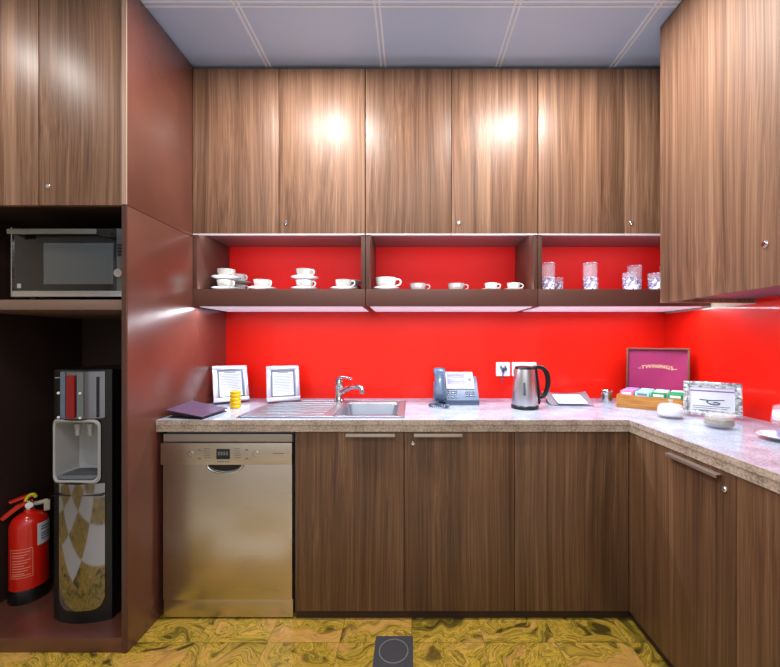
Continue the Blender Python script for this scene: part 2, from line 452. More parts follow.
# ------------------------------------------------------------------ right wall cabinet
RXF, RYE = 1.139, 1.683
u = thing('wall_cabinet', 'large walnut wall cabinet on the right wall, nearest the viewer', 'cabinet', (RXF+.2, 1.0, 1.424))
pb('carcass', M['under'], u, RXF+.021, XR-.0065, .07, RYE, 1.444, 2.685)
pb('side_panel', M['walnut'], u, RXF+.0005, XR-.0065, RYE+.0005, RYE+.018, 1.426, 2.685)
for k, (y1, y0) in enumerate(((RYE, 1.1475), (1.1445, .61), (.607, .075))):
    d = pb('door', M['walnut_right'], u, RXF, RXF+.02, y0, y1, 1.424, 2.684)
    if k == 0: lock(d, RXF, 1.195, 1.563, '-X', .009)
    if k == 1: lock(d, RXF, 1.09, 1.563, '-X', .009)
pb('light_strip', M['led'], u, RXF+.024, RXF+.034, 1.24, 1.64, 1.4385, 1.4435, bev=0)

# ------------------------------------------------------------------ base units
BY = 1.668; BZ = .041; BT = .849
t = thing('base_cabinet', 'walnut base cabinet under the sink, between dishwasher and corner', 'cabinet', (0, BY, 0))
pb('carcass', M['interior'], t, -.519, .99, BY+.02, YB-.007, .045, .74)
pb('plinth', M['plinth'], t, -.519, .9895, BY+.015, BY+.0195, 0, .05, bev=0)
pb('top_rail', M['plinth'], t, -.519, .9895, BY+.004, BY+.0195, .79, BT-.002, bev=0)
def handle(par, x0, x1, z, y):
    m = MB().box(x0, x1, y-.020, y-.016, z-.006, z+.006, bev=.001).box(x0, x1, y-.018, y+.001, z+.003, z+.006, bev=.001)
    return m
SX = -.031
for (a, b, h, l) in ((-.5185, SX-.0015, (-.29, -.071), None), (SX+.0015, .463, (.013, .228), .009), (.466, .9755, None, None)):
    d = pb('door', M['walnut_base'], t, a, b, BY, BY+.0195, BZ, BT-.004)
    if h: handle(d, h[0], h[1], (.832), BY).build('handle', M['alu'], d, world=True)
    if l: lock(d, l, BY, .793)
t = thing('base_cabinet', 'walnut base cabinet along the right wall with a long edge handle', 'cabinet', (.977, .9, 0))
pb('carcass', M['interior'], t, .998, XR-.0065, .1, BY+.018, .045, BT-.002)
pb('plinth', M['plinth'], t, .992, .9975, .1, BY, 0, .05, bev=0)
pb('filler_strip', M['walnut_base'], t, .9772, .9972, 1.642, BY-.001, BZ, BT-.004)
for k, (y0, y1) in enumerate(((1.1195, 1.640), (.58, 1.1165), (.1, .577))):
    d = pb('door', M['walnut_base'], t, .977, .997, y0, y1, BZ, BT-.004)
    if k == 0:
        m = MB().box(.957, .961, 1.169, 1.403, .820, .832, bev=.001).box(.959, .978, 1.169, 1.403, .829, .832, bev=.001)
        m.build('handle', M['alu'], d, world=True); lock(d, .977, 1.158, .79, '-X')

# worktop: L-shaped slab with the sink cut-out
def slab_cells(xs, ys, inside, z0, z1, bev):
    bm = bmesh.new(); V = {}
    def v(i, j, k):
        if (i,j,k) not in V: V[(i,j,k)] = bm.verts.new((xs[i], ys[j], (z0,z1)[k]))
        return V[(i,j,k)]
    nx, ny = len(xs)-1, len(ys)-1
    ins = lambda i, j: 0 <= i < nx and 0 <= j < ny and inside((xs[i]+xs[i+1])/2, (ys[j]+ys[j+1])/2)
    for i in range(nx):
        for j in range(ny):
            if not ins(i, j): continue
            bm.faces.new((v(i,j,1), v(i+1,j,1), v(i+1,j+1,1), v(i,j+1,1)))
            bm.faces.new((v(i,j+1,0), v(i+1,j+1,0), v(i+1,j,0), v(i,j,0)))
            if not ins(i-1,j): bm.faces.new((v(i,j,0), v(i,j,1), v(i,j+1,1), v(i,j+1,0)))
            if not ins(i+1,j): bm.faces.new((v(i+1,j,0), v(i+1,j+1,0), v(i+1,j+1,1), v(i+1,j,1)))
            if not ins(i,j-1): bm.faces.new((v(i,j,0), v(i+1,j,0), v(i+1,j,1), v(i,j,1)))
            if not ins(i,j+1): bm.faces.new((v(i,j+1,0), v(i,j+1,1), v(i+1,j+1,1), v(i+1,j+1,0)))
    if bev:
        es = [e for e in bm.edges if len(e.link_faces) == 2 and e.calc_face_angle(0) > 1 and abs(e.verts[0].co.z-e.verts[1].co.z) < 1e-6]
        bmesh.ops.bevel(bm, geom=es, offset=bev, segments=3, affect='EDGES')
    return bm
CYF, CXF = 1.657, .970
SK = (-.80, -.03, 1.70, 2.18)
bas = (-.365, -.065, 1.745, 2.105)
m = MB(); m.bm.free()
m.bm = slab_cells([XL+.001, bas[0]-.008, bas[1]+.008, CXF, XR-.007], [.1, CYF, bas[2]-.008, bas[3]+.008, YB-.0065],
                  lambda x, y: (y > CYF or x > CXF) and not (bas[0]-.01 < x < bas[1]+.01 and bas[2]-.01 < y < bas[3]+.01), .8785, .90, .011)
m2 = slab_cells([XL+.001, bas[0]-.008, bas[1]+.008, CXF+.003, XR-.007], [.1, CYF+.003, bas[2]-.008, bas[3]+.008, YB-.0065],
                  lambda x, y: (y > CYF or x > CXF) and not (bas[0]-.01 < x < bas[1]+.01 and bas[2]-.01 < y < bas[3]+.01), .8475, .8785, .005)
tmp = bpy.data.meshes.new('tmp'); m2.to_mesh(tmp); m2.free(); m.bm.from_mesh(tmp); bpy.data.meshes.remove(tmp)
wt = m.build('worktop', M['granite']); props(wt, 'L-shaped pale grey granite worktop running along both walls', 'worktop')

# ------------------------------------------------------------------ sink
def make_sink():
    s = thing('kitchen_sink', 'stainless steel inset sink with drainer set in the granite worktop', 'sink', (-.4, 1.94, .90))
    z = .9005
    # rim plate around the basin (four bands) with rolled outer edge
    m = MB()
    m.box(SK[0], bas[0], SK[2], SK[3], z, z+.003, bev=.001)
    m.box(bas[1], SK[1], SK[2], SK[3], z, z+.003, bev=.001)
    m.box(bas[0]-.001, bas[1]+.001, SK[2], bas[2], z, z+.003, bev=.001)
    m.box(bas[0]-.001, bas[1]+.001, bas[3], SK[3], z, z+.003, bev=.001)
    m.build('rim', M['steel_sink'], s, world=True)
    e = MB()
    r = .004
    pts = rrect(SK[0]+.004, SK[1]-.004, SK[2]+.004, SK[3]-.004, .02, 4)
    pts.append(pts[0]); e.tube([(p[0], p[1], z+.003) for p in pts], r, 8)
    e.build('raised_edge', M['steel_sink'], s, world=True)
    # basin: rounded loft
    bm = bmesh.new(); rings = []
    for (ins, zz, rr) in ((0,.9035,.03), (.004,.897,.035), (.010,.80,.045), (.018,.765,.05), (.045,.752,.05), (.12,.748,.03)):
        pts = rrect(bas[0]+ins, bas[1]-ins, bas[2]+ins, bas[3]-ins, rr, 6)
        rings.append([bm.verts.new((p[0], p[1], zz)) for p in pts])
    for A, Bq in zip(rings, rings[1:]):
        for i in range(len(A)): bm.faces.new((A[i], A[(i+1)%len(A)], Bq[(i+1)%len(A)], Bq[i]))
    bm.faces.new(rings[-1])
    q = MB(); q.bm.free(); q.bm = bm; b = q.build('basin', M['steel_sink'], s, world=True)
    q = MB().lathe([(0,.001),(.03,.001),(.04,.003),(.045,.0)], 24, T((bas[0]+bas[1])/2, (bas[2]+bas[3])/2, .7485)); q.build('drain', M['chrome'], b, world=True)
    d = MB()
    for k in range(6):
        y = SK[2]+.075+k*.066
        d.tube([(SK[0]+.05, y, z+.0035), (bas[0]-.05, y, z+.0025)], .0045, 8)
    d.build('drainer_ribs', M['steel_sink'], s, world=True)
make_sink()
def make_tap():
    t = thing('mixer_tap', 'chrome single-lever mixer tap standing at the back of the sink', 'tap', (-.41, 2.13, .9037))
    t.scale = (1.1,1.1,1.08)
    MB().lathe([(0,0),(.027,0),(.027,.006),(.023,.012),(.022,.075),(.0235,.08),(.0235,.105),(.019,.118),(0,.122)], 28).build('body', M['chrome'], t)
    p = smoothpath([(0,0,.050),(.03,-.03,.064),(.07,-.09,.088),(.11,-.145,.100),(.135,-.175,.098),(.142,-.185,.085)], 6)
    n = len(p); sp = MB().tube(p, [.015-.004*i/n for i in range(n)], 14).build('spout', M['chrome'], t)
    MB().lathe([(0,0),(.0115,0),(.0115,.018),(0,.018)], 18, T(.1425,-.186,.070)).build('aerator', M['chrome_soft'], sp)
    p = smoothpath([(-.012,.008,.112),(.0,0,.128),(.03,-.018,.134),(.07,-.045,.128)], 5); n = len(p)
    MB().tube(p, [.014,.014]+[.011-.006*i/n for i in range(n-2)], 12).build('lever', M['chrome'], t)
make_tap()

# ------------------------------------------------------------------ dishwasher
def make_dishwasher():
    x0, x1, y = -1.116, -.530, 1.664
    t = thing('dishwasher', 'champagne steel freestanding dishwasher under the worktop', 'dishwasher', ((x0+x1)/2, y, 0))
    pb('casing', M['grey_mid'], t, x0+.004, x1-.004, y+.03, y+.58, .012, .843)
    pb('plinth', M['champagne'], t, x0+.002, x1-.002, y+.012, y+.03, .008, .088)
    pb('door', M['champagne'], t, x0+.003, x1-.003, y+.004, y+.028, .091, .699, bev=.004)
    # lid strip over the control panel
    pb('top_strip', M['champagne_flat'], t, x0+.004, x1-.004, y+.006, y+.028, .800, .834, bev=.003)
    # control panel with scooped handle pocket under it
    cp = MB(); pts = [(x0, .806), (x0, .722)]
    cx = -.832; hw = .078
    for i in range(13):
        a = PI-PI*i/12
        pts.append((cx+hw*math.cos(a), .722+.0*math.sin(a)))
    pts += [(x1, .722), (x1, .806)]
    cp.box(x0, x1, y-.008, y+.02, .700, .797, bev=.004)
    c = cp.build('control_panel', M['champagne'], t, world=True)
    # handle pocket: dark scoop with bright lip, half-disc under panel
    sc = [(cx-hw*.92, .6995)]+[(cx+hw*.92*math.cos(PI+PI*i/16), .6995+.030*math.sin(PI+PI*i/16)) for i in range(1,16)]+[(cx+hw*.92, .6995)]
    MB().prism(sc, y+.0025, y+.0045, 'Y').build('handle_pocket', M['black'], t, world=True)
    lip = [(cx+hw*math.cos(PI+PI*i/24), y+.0005-.004*math.sin(PI*i/24), .6985+.036*math.sin(PI+PI*i/24)) for i in range(25)]
    MB().tube(lip, .0055, 8).build('handle_lip', M['chrome_soft'], t, world=True)
    d = MB(); dx = cx-.004; d.box(dx-.03, dx+.03, y-.0095, y-.007, .726, .772, bev=.001)
    dd = d.build('display', M['lcd'], c, world=True)
    m = MB()
    for k in range(4):
        m.box(dx-.022+k*.012, dx-.015+k*.012, y-.0102, y-.009, .744, .760)
    m.build('display_digits', M['grey_mid'], c, world=True)
    for k in range(5): B(dx-.026+k*.011, dx-.019+k*.011, y-.0095, y-.0075, .712, .718, bev=.0005).build('button', M['grey_mid'], c, world=True)
    for sx in (-1, 1):
        for zz in (.768, .729): B(dx+sx*.105-.006, dx+sx*.105+.006, y-.0095, y-.0075, zz-.004, zz+.004, bev=.0008).build('button', M['grey_mid'], c, world=True)
    for sx in (-1, 1):
        m = MB()
        for k in range(5): m.box(dx+sx*.068-.018, dx+sx*.068+.018*(.3+.1*k), y-.0084, y-.0079, .772-k*.010, .774-k*.010)
        m.build('panel_print', M['ink_dark'], c, world=True)
    B(x1-.085, x1-.035, y-.0084, y-.0079, .750, .7525).build('printed_mark', M['ink_dark'], c, world=True)
    m = MB()
    for sx, s in ((-1, -1), (1, 1)):
        MB().lathe([(.012,0),(.014,.001),(.012,.002)], 20, T(dx+sx*.145, y-.0078, .749) @ R(PI/2,'X'), cap=False).build('dial_ring', M['chrome_soft'], c, world=True)
    for xx in (x0+.04, x1-.04): MB().lathe([(0,0),(.016,0),(.016,.012),(0,.012)], 16, T(xx, y+.06, 0)).build('foot', M['black'], t, world=True)
make_dishwasher()

# ------------------------------------------------------------------ microwave
def make_microwave():
    x0, x1, y, z0, z1 = -1.627, -1.160, 1.520, 1.434, 1.714
    t = thing('microwave_oven', 'black and steel microwave oven on the shelf of the tall cabinet', 'microwave', ((x0+x1)/2, y, 1.418))
    pb('casing', M['black'], t, x0+.003, x1-.002, y+.02, y+.36, z0+.004, z1)
    xs = -1.204
    d = pb('door', M['black_gloss'], t, x0, xs-.002, y, y+.02, z0+.024, z1-.002, bev=.003)
    pb('window', M['dark_glass'], d, -1.50, xs-.012, y-.0015, y+.001, z0+.05, z1-.062, bev=.0005)  # lighter grey pane carries a painted reflection on the door glass
    pb('door_band', M['black'], d, -1.53, xs-.012, y-.001, y+.001, z1-.055, z1-.004, bev=.0003)
    m = MB().box(x0+.006, -1.262, y-.030, y-.022, z1-.033, z1-.012, bev=.003)
    for xx in (x0+.012, -1.275): m.box(xx-.006, xx+.006, y-.026, y+.001, z1-.028, z1-.016, bev=.001)
    m.build('handle', M['alu_mw'], d, world=True)
    m = MB().prism([(-1.262, z1-.012), (-1.235, z1-.02), (-1.205, z1-.028), (-1.205, z1-.045), (-1.24, z1-.043), (-1.262, z1-.033)], y-.027, y-.002, 'Y')
    m.build('handle_end', M['black'], d, world=True)
    pb('side_trim', M['steel'], t, x0-.004, x0+.0, y-.004, y+.02, z0-.002, z1+.002)
    pb('bottom_trim', M['steel'], t, x0+.0005, x1, y-.004, y+.02, z0-.001, z0+.023)
    c = pb('control_panel', M['dark_glass'], t, xs, x1, y, y+.02, z0+.024, z1-.002, bev=.002)
    for k in range(4): B(xs+.005, x1-.006, y-.0025, y+.001, z1-.075-k*.013, z1-.066-k*.013, bev=.001).build('button', M['black'], c, world=True)
    k = MB().lathe([(0,0),(.019,0),(.019,.010),(.0165,.015),(0,.016)], 28, T(xs+.018, y-.001, 1.528) @ R(PI/2,'X')).build('knob', M['chrome'], c, world=True)
    pb('badge', M['grey_pl'], d, x0+.018, x0+.034, y-.001, y+.001, z0+.034, z0+.052, bev=.0003)
    for a in (x0+.04, x1-.04):
        for b in (y+.05, y+.32): MB().lathe([(0,0),(.012,0),(.014,.02),(0,.02)], 14, T(a, b, 1.4185)).build('foot', M['black'], t, world=True)
make_microwave()

# ------------------------------------------------------------------ water dispenser
def make_dispenser():
    W = .25; Z = 1.073
    t = thing('water_dispenser', 'tall black and chrome water dispenser standing in the open bay', 'water dispenser', (-1.410, 1.571, .0575))
    def plan(x0, x1, inset=0, back=.33, n=12, bul=.028):
        f = lambda x: (x/(W/2))**2*bul+inset
        pts = [(x0+(x1-x0)*i/n, f(x0+(x1-x0)*i/n)) for i in range(n+1)]
        return pts+[(x1, back), (x0, back)]
    a0, a1, az0, az1 = -.118, .088, .595, .858
    h = W/2
    m = MB()
    m.prism(plan(-h, h), 0, az0, 'Z', bev=.002)
    m.prism(plan(-h, h), az1, Z, 'Z', bev=.002)
    m.prism(plan(-h, a0), az0-.001, az1+.001); m.prism(plan(a1, h), az0-.001, az1+.001)
    m.prism([(a0-.001,.15),(a1+.001,.15),(a1+.001,.33),(a0-.001,.33)], az0-.001, az1+.001)
    body = m.build('body', M['black'], t)
    # alcove lining
    bm = bmesh.new(); rings = []
    fy = lambda x: (x/h)**2*.028
    for (ins, dy, flat) in ((-.004,-.006,0), (.003,-.010,0), (.008,-.004,0), (.009,.01,0), (.016,.125,1), (.03,.138,1)):
        pts = rrect(a0+ins, a1-ins, az0+ins, az1-ins, .026, 6)
        rings.append([bm.verts.new((p[0], (dy if flat else fy(p[0])+dy), p[1])) for p in pts])
    for A, Bq in zip(rings, rings[1:]):
        for i in range(len(A)): bm.faces.new((A[i], A[(i+1)%len(A)], Bq[(i+1)%len(A)], Bq[i]))
    bm.faces.new(rings[-1]); q = MB(); q.bm.free(); q.bm = bm
    q.build('alcove', M['grey_pl'], t)
    # drip tray
    dt = MB().prism(rrect(a0+.014, a1-.014, .008, .12, .02), az0+.014, az0+.024, 'Z', bev=.002).build('drip_tray', M['grey_mid'], t)
    g_ = MB()
    for k in range(6): g_.box(a0+.03, a1-.03, .03+k*.015, .033+k*.015, az0+.0235, az0+.0255)
    g_.build('tray_slots', M['black'], dt)
    # taps
    for k, x in enumerate((-.045, .01)):
        tp = MB().lathe([(0,0),(.008,0),(.0095,.03),(.012,.035),(.012,.05),(0,.05)], 16, T(x, .055, az1-.075)).build('nozzle', M['grey_pl'], t)
    MB().lathe([(0,0),(.009,0),(.009,.006),(0,.007)], 16, T(.035, .124, .72) @ R(PI/2,'X')).build('sensor', M['white'], t)
    # front skins follow the bulge
    def skin(name, x0, x1, z0, z1, mt, off=.003, r=0, par=t, n=16, **kw):
        bm = bmesh.new(); out = []
        outl = rrect(x0, x1, z0, z1, r, 6) if r else None
        if outl:
            # slices in x so the face stays curved
            xs = sorted({round(x0+(x1-x0)*i/n, 5) for i in range(n+1)})
            def zr(x):
                d = min(x-x0, x1-x)
                dz = 0 if d >= r else r-math.sqrt(max(0, r*r-(r-d)**2))
                return z0+dz, z1-(dz if kw.get('top') else 0)
            prev = None
            for x in xs:
                za, zb = zr(x); y = fy(x)-off
                cur = [bm.verts.new((x, y, za)), bm.verts.new((x, y, zb)), bm.verts.new((x, fy(x)+.001, zb)), bm.verts.new((x, fy(x)+.001, za))]
                if prev:
                    for i in range(4):
                        try: bm.faces.new((prev[i], prev[(i+1)%4], cur[(i+1)%4], cur[i]))
                        except ValueError: pass
                else: bm.faces.new(cur)
                prev = cur
            bm.faces.new(prev)
        q = MB(); q.bm.free(); q.bm = bm; return q.build(name, mt, par)
    fp = skin('front_panel', -.086, .104, .055, az0-.006, M['smoked_chrome'], r=.05)
    up = skin('upper_panel', -.078, .104, az1+.008, Z-.008, M['smoked_steel'], r=.004)
    skin('red_reflection_strip', -.040, -.004, az1+.010, Z-.024, M['mirrored_red'], off=.010, r=.010, par=up)  # solid strip painted as the splashback mirrored in the chrome panel
    skin('panel_reflection', -.075, -.050, az1+.010, Z-.010, M['phone_blue'], off=.006, r=.003, par=up)  # this strip and the grey one imitate reflections in the chrome
    skin('panel_reflection', .004, .030, az1+.010, Z-.010, M['grey_mid'], off=.006, r=.003, par=up)
    skin('slot', .076, .086, az1+.012, Z-.03, M['black'], off=.0045, r=.003, par=up)
    for x in (-.078, -.045, -.012, .022):
        for zz in (Z-.098, az1+.014):
            if zz < 1 and -.05 < x < .0: continue
            MB().lathe([(0,0),(.0055,0),(.005,.004),(0,.005)], 14, T(x, fy(x)-.010, zz) @ R(PI/2,'X')).build('button', M['white'], up)
    B(-.105, -.075, fy(-.09)-.0035, fy(-.09)+.004, Z-.036, Z-.0335).build('printed_mark', M['grey_pl'], up)
    B(-.108, .105, -.002, .012, az0-.055, az0-.052).build('panel_line', M['black'], fp)
make_dispenser()

# ------------------------------------------------------------------ fire extinguisher
def make_extinguisher():
    t = thing('fire_extinguisher', 'red fire extinguisher with a white label, standing beside the water dispenser', 'fire extinguisher', (-1.790, 1.745, .0575), math.radians(44))
    r = .068
    MB().lathe([(0,.05),(r,.05),(r,.335),(r*.96,.355),(r*.8,.378),(r*.5,.392),(.022,.397),(.018,.41),(0,.41)], 40).build('cylinder', M['ext_red'], t)
    MB().lathe([(0,0),(r*1.02,0),(r*1.05,.008),(r*1.05,.05),(r*1.0,.062),(0,.062)], 40).build('base_ring', M['black'], t)
    v = MB().lathe([(0,.405),(.017,.405),(.017,.418),(.02,.42),(.02,.43),(.014,.435),(.014,.45),(0,.45)], 20).build('valve', M['chrome_soft'], t)
    # -Y (local) faces the viewer, +X is the viewer's right
    p = MB().prism([(-.062,.452),(-.066,.461),(-.02,.474),(.02,.474),(.02,.464),(-.02,.462)], -.011, .011, 'Y').build('lever', M['ext_red'], v)
    MB().prism([(-.084,.382),(-.092,.394),(-.040,.440),(.01,.452),(.015,.440),(-.028,.426)], -.012, .012, 'Y').build('carry_handle', M['ext_red'], v)
    MB().tube(smoothpath([(-.012,-.015,.452),(-.002,-.018,.474),(.014,-.018,.478),(.022,-.016,.462)],4), .007, 8).build('safety_tag', M['tag_y'], v)
    MB().tube([(.012,0,.428),(.042,0,.428),(.062,0,.430)], .010, 12).box(.048,.070,-.012,.012,.385,.432,bev=.004).build('discharge_nozzle', M['beige_pl'], v)
    MB().lathe([(0,0),(.014,0),(.014,.006),(0,.008)], 20, T(0,-.014,.43)@R(PI/2,'X')).build('pressure_gauge', M['white'], v)
    R_ = r+.0006
    def patch(name, a0, a1, z0, z1, mt, rr=R_):
        return MB().lathe([(rr,z0),(rr,z1)], 14, None, math.radians(a0), math.radians(a1), cap=False).build(name, mt, t)
    patch('white_label', -66, -6, .250, .350, M['paper'])
    l = MB()
    for z in (.328,.316,.296,.285,.272): l.lathe([(R_+.0004,z),(R_+.0004,z+.005)], 8, None, math.radians(-54), math.radians(-20), cap=False)
    l.build('label_print', M['ink_dark'], t)
    l = MB(); a0, a1 = math.radians(-148), math.radians(-78); q = R_
    for z in (.120,.248): l.lathe([(q,z),(q,z+.003)], 12, None, a0, a1, cap=False)
    for a in (a0, a1-.03): l.lathe([(q,.120),(q,.250)], 2, None, a, a+.03, cap=False)
    for i, z in enumerate((.235,.222,.212,.198,.186,.174,.162,.150,.138,.130)):
        l.lathe([(q,z),(q,z+.004)], 10, None, a0+.12, a1-.12-.15*(i%3), cap=False)
    l.build('instruction_print', M['pink_line'], t)
make_extinguisher()

# ------------------------------------------------------------------ floor box
t = thing('floor_box', 'square dark grey floor box with a round lid set in the marble floor', 'floor box', (-.07, 1.497, 0))
MB().prism(rrect(-.078,.078,-.078,.078,.004,2), 0, .004, 'Z', bev=.001).build('plate', M['slate'], t)
l = MB().lathe([(0,.004),(.055,.004),(.055,.0055),(0,.006)], 40).build('lid', M['slate'], t)
MB().lathe([(.055,.004),(.055,.0065),(.060,.0065),(.060,.004)], 40, cap=False).build('ring', M['slate_l'], t)

# ------------------------------------------------------------------ wall sockets
t = thing('wall_socket', 'single white socket plate on the red splashback beside the telephone', 'socket', (.565, YB-.006, 1.08))
MB().prism(rrect(-.043,.043,-.043,.043,.005,3), -.008, 0, 'Y', bev=.002).build('plate', M['white'], t)
m = MB().box(-.018,-.008,-.0095,-.007,.004,.022).box(.008,.018,-.0095,-.007,.004,.022).box(-.006,.006,-.0095,-.007,-.02,-.004)
m.build('socket_hole', M['grey_mid'], t)
MB().box(-.012,.02,-.028,-.008,-.008,.012,bev=.004).tube([(.0,-.02,-.005),(-.002,-.02,-.03),(-.006,-.014,-.045),(-.008,-.012,-.08)], .0035, 8).build('plug', M['phone_dark'], t, label='dark plug pushed into the socket')
t = thing('wall_socket', 'double white socket plate on the splashback behind the kettle', 'socket', (.695, YB-.006, 1.08))
MB().prism(rrect(-.075,.075,-.043,.043,.005,3), -.008, 0, 'Y', bev=.002).build('plate', M['white'], t)
for s in (-1,1): MB().box(s*.035-.006,s*.035+.006,-.011,-.007,.012,.03,bev=.001).build('switch', M['white'], t)
MB().box(-.045,-.025,-.009,-.007,-.03,-.01).box(.025,.045,-.009,-.007,-.03,-.01).build('socket_hole', M['grey_mid'], t)

# ------------------------------------------------------------------ picture frames
def frame(label, loc, yaw, lean, w, h, border, face_m, inner_m, art, name='picture_frame'):
    t = thing(name, label, 'picture frame', loc, yaw)
    Mx = R(-lean, 'X')
    m = MB()
    b = border
    for (x0,x1,z0,z1) in ((-w/2,w/2,0,b), (-w/2,w/2,h-b,h), (-w/2,-w/2+b,b,h-b), (w/2-b,w/2,b,h-b)):
        m.box(x0,x1,-.008,.008,z0,z1,bev=.003,M4=Mx)
    m.build('frame', face_m, t)
    m = MB(); c = b; e = .009
    for (x0,x1,z0,z1) in ((-w/2+c,w/2-c,c,c+e), (-w/2+c,w/2-c,h-c-e,h-c), (-w/2+c,-w/2+c+e,c,h-c), (w/2-c-e,w/2-c,c,h-c)):
        m.box(x0,x1,-.004,.003,z0,z1,M4=Mx)
    m.build('inner_bevel', inner_m, t)
    p = B(-w/2+b,w/2-b,.000,.002,b,h-b,M4=Mx).build('sheet', M['paper'], t)
    for nm, mb, mt in art(w, h, b, Mx): mb.build(nm, mt, p)
    L = h*.82
    MB().box(-.025,.025,.008,.011,.0,L,bev=.001,M4=T(0,L*math.cos(lean)*0,0)@T(0,.004+ h*.9*math.sin(lean),h*.9*math.cos(lean))@R(math.radians(20),'X')@T(0,0,-L*1.04)).build('easel_strut', M['black'], t)
    return t
def cert(w, h, b, Mx):
    m = MB(); x0, x1 = -w/2+b+.014, w/2-b-.014
    for k in range(12):
        z = h-b-.03-k*(h-2*b-.05)/12
        m.box(x0+.004*(k%3), x1-.006*((k*5)%4), -.0008, .0001, z, z+.0022, M4=Mx)
    m.box(-.03,.03,-.0008,.0001,h-b-.018,h-b-.013,M4=Mx)
    return [('printed_text', m, M['ink'])]
frame('silver-white certificate frame beside the tall cabinet, behind the yellow canister', (-1.008, 2.095, .9112), math.radians(34), math.radians(25), .184, .216, .024, M['frame_w'], M['frame_in'], cert)
frame('silver-white certificate frame standing on the sink drainer edge', (-.722, 2.11, .9112), math.radians(24), math.radians(21), .180, .208, .024, M['frame_w'], M['frame_in'], cert)
def sign(w, h, b, Mx):
    m = MB(); m.box(-w/2+b+.006, w/2-b-.006, -.0008, .0001, h-b-.028, h-b-.022, M4=Mx)
    s = MB()
    s.tube([(-.045,-.0004,h*.47),(-.01,-.0004,h*.455),(.01,-.0004,h*.46),(.045,-.0004,h*.485)], .0022, 6, M4=Mx)
    s.tube(smoothpath([(-.012,-.0004,h*.455),(-.018,-.0004,h*.40),(-.004,-.0004,h*.35),(.018,-.0004,h*.34),(.028,-.0004,h*.38),(.015,-.0004,h*.405),(.004,-.0004,h*.39)],5), .0026, 6, M4=Mx)
    for k in range(3): s.box(-w*.33, w*.30-.01*k, -.0008, .0001, h*.27-k*.009, h*.27-k*.009+.0025, M4=Mx)
    return [('printed_line', m, M['ink_purple']), ('emblem', s, M['ink_dark'])]
frame('silver mosaic frame holding a white notice card, on the right-hand worktop', (1.378, 1.703, .9085), math.radians(-36), math.radians(9), .212, .155, .017, M['mosaic'], M['mosaic'], sign)

# ------------------------------------------------------------------ yellow canister
t = thing('yellow_canister', 'small ribbed yellow canister in front of the certificate frame', 'canister', (-.925, 1.96, .9003))
pr = [(0,0),(.024,0)]
for k in range(4): pr += [(.0265,.003+k*.0195),(.0265,.012+k*.0195),(.024,.0155+k*.0195),(.024,.018+k*.0195)]
pr += [(.0245,.080),(0,.080)]
MB().lathe(pr, 32).build('tub', M['yellow'], t)
MB().lathe([(0,.0802),(.026,.0802),(.026,.086),(.024,.088),(0,.088)], 32).build('lid', M['yellow'], t)

# ------------------------------------------------------------------ folder
t = thing('folder', 'dark purple folder lying half open on the worktop beside the tall cabinet', 'folder', (-1.03, 1.78, .9003))
def hexa(cs, th):
    m = MB(); up = [Vector(c) for c in cs]; a = [m.bm.verts.new(c) for c in up]; b = [m.bm.verts.new(c-Vector((0,0,th))) for c in up]
    m.bm.faces.new(a); m.bm.faces.new(b[::-1])
    for i in range(4): m.bm.faces.new((a[i], b[i], b[(i+1)%4], a[(i+1)%4]))
    return m
cv = hexa([(-1.118,1.70,.938),(-.935,1.662,.914),(-.918,1.862,.918),(-1.122,1.905,.948)], .004)
cv.build('cover', M['purple'], t, world=True)
hexa([(-1.112,1.705,.9045),(-.935,1.664,.9045),(-.920,1.86,.9045),(-1.118,1.90,.9045)], .004).build('back_cover', M['black'], t, world=True)
hexa([(-1.105,1.715,.916),(-.938,1.670,.9098),(-.924,1.85,.9098),(-1.110,1.89,.918)], .005).build('pages', M['black'], t, world=True)

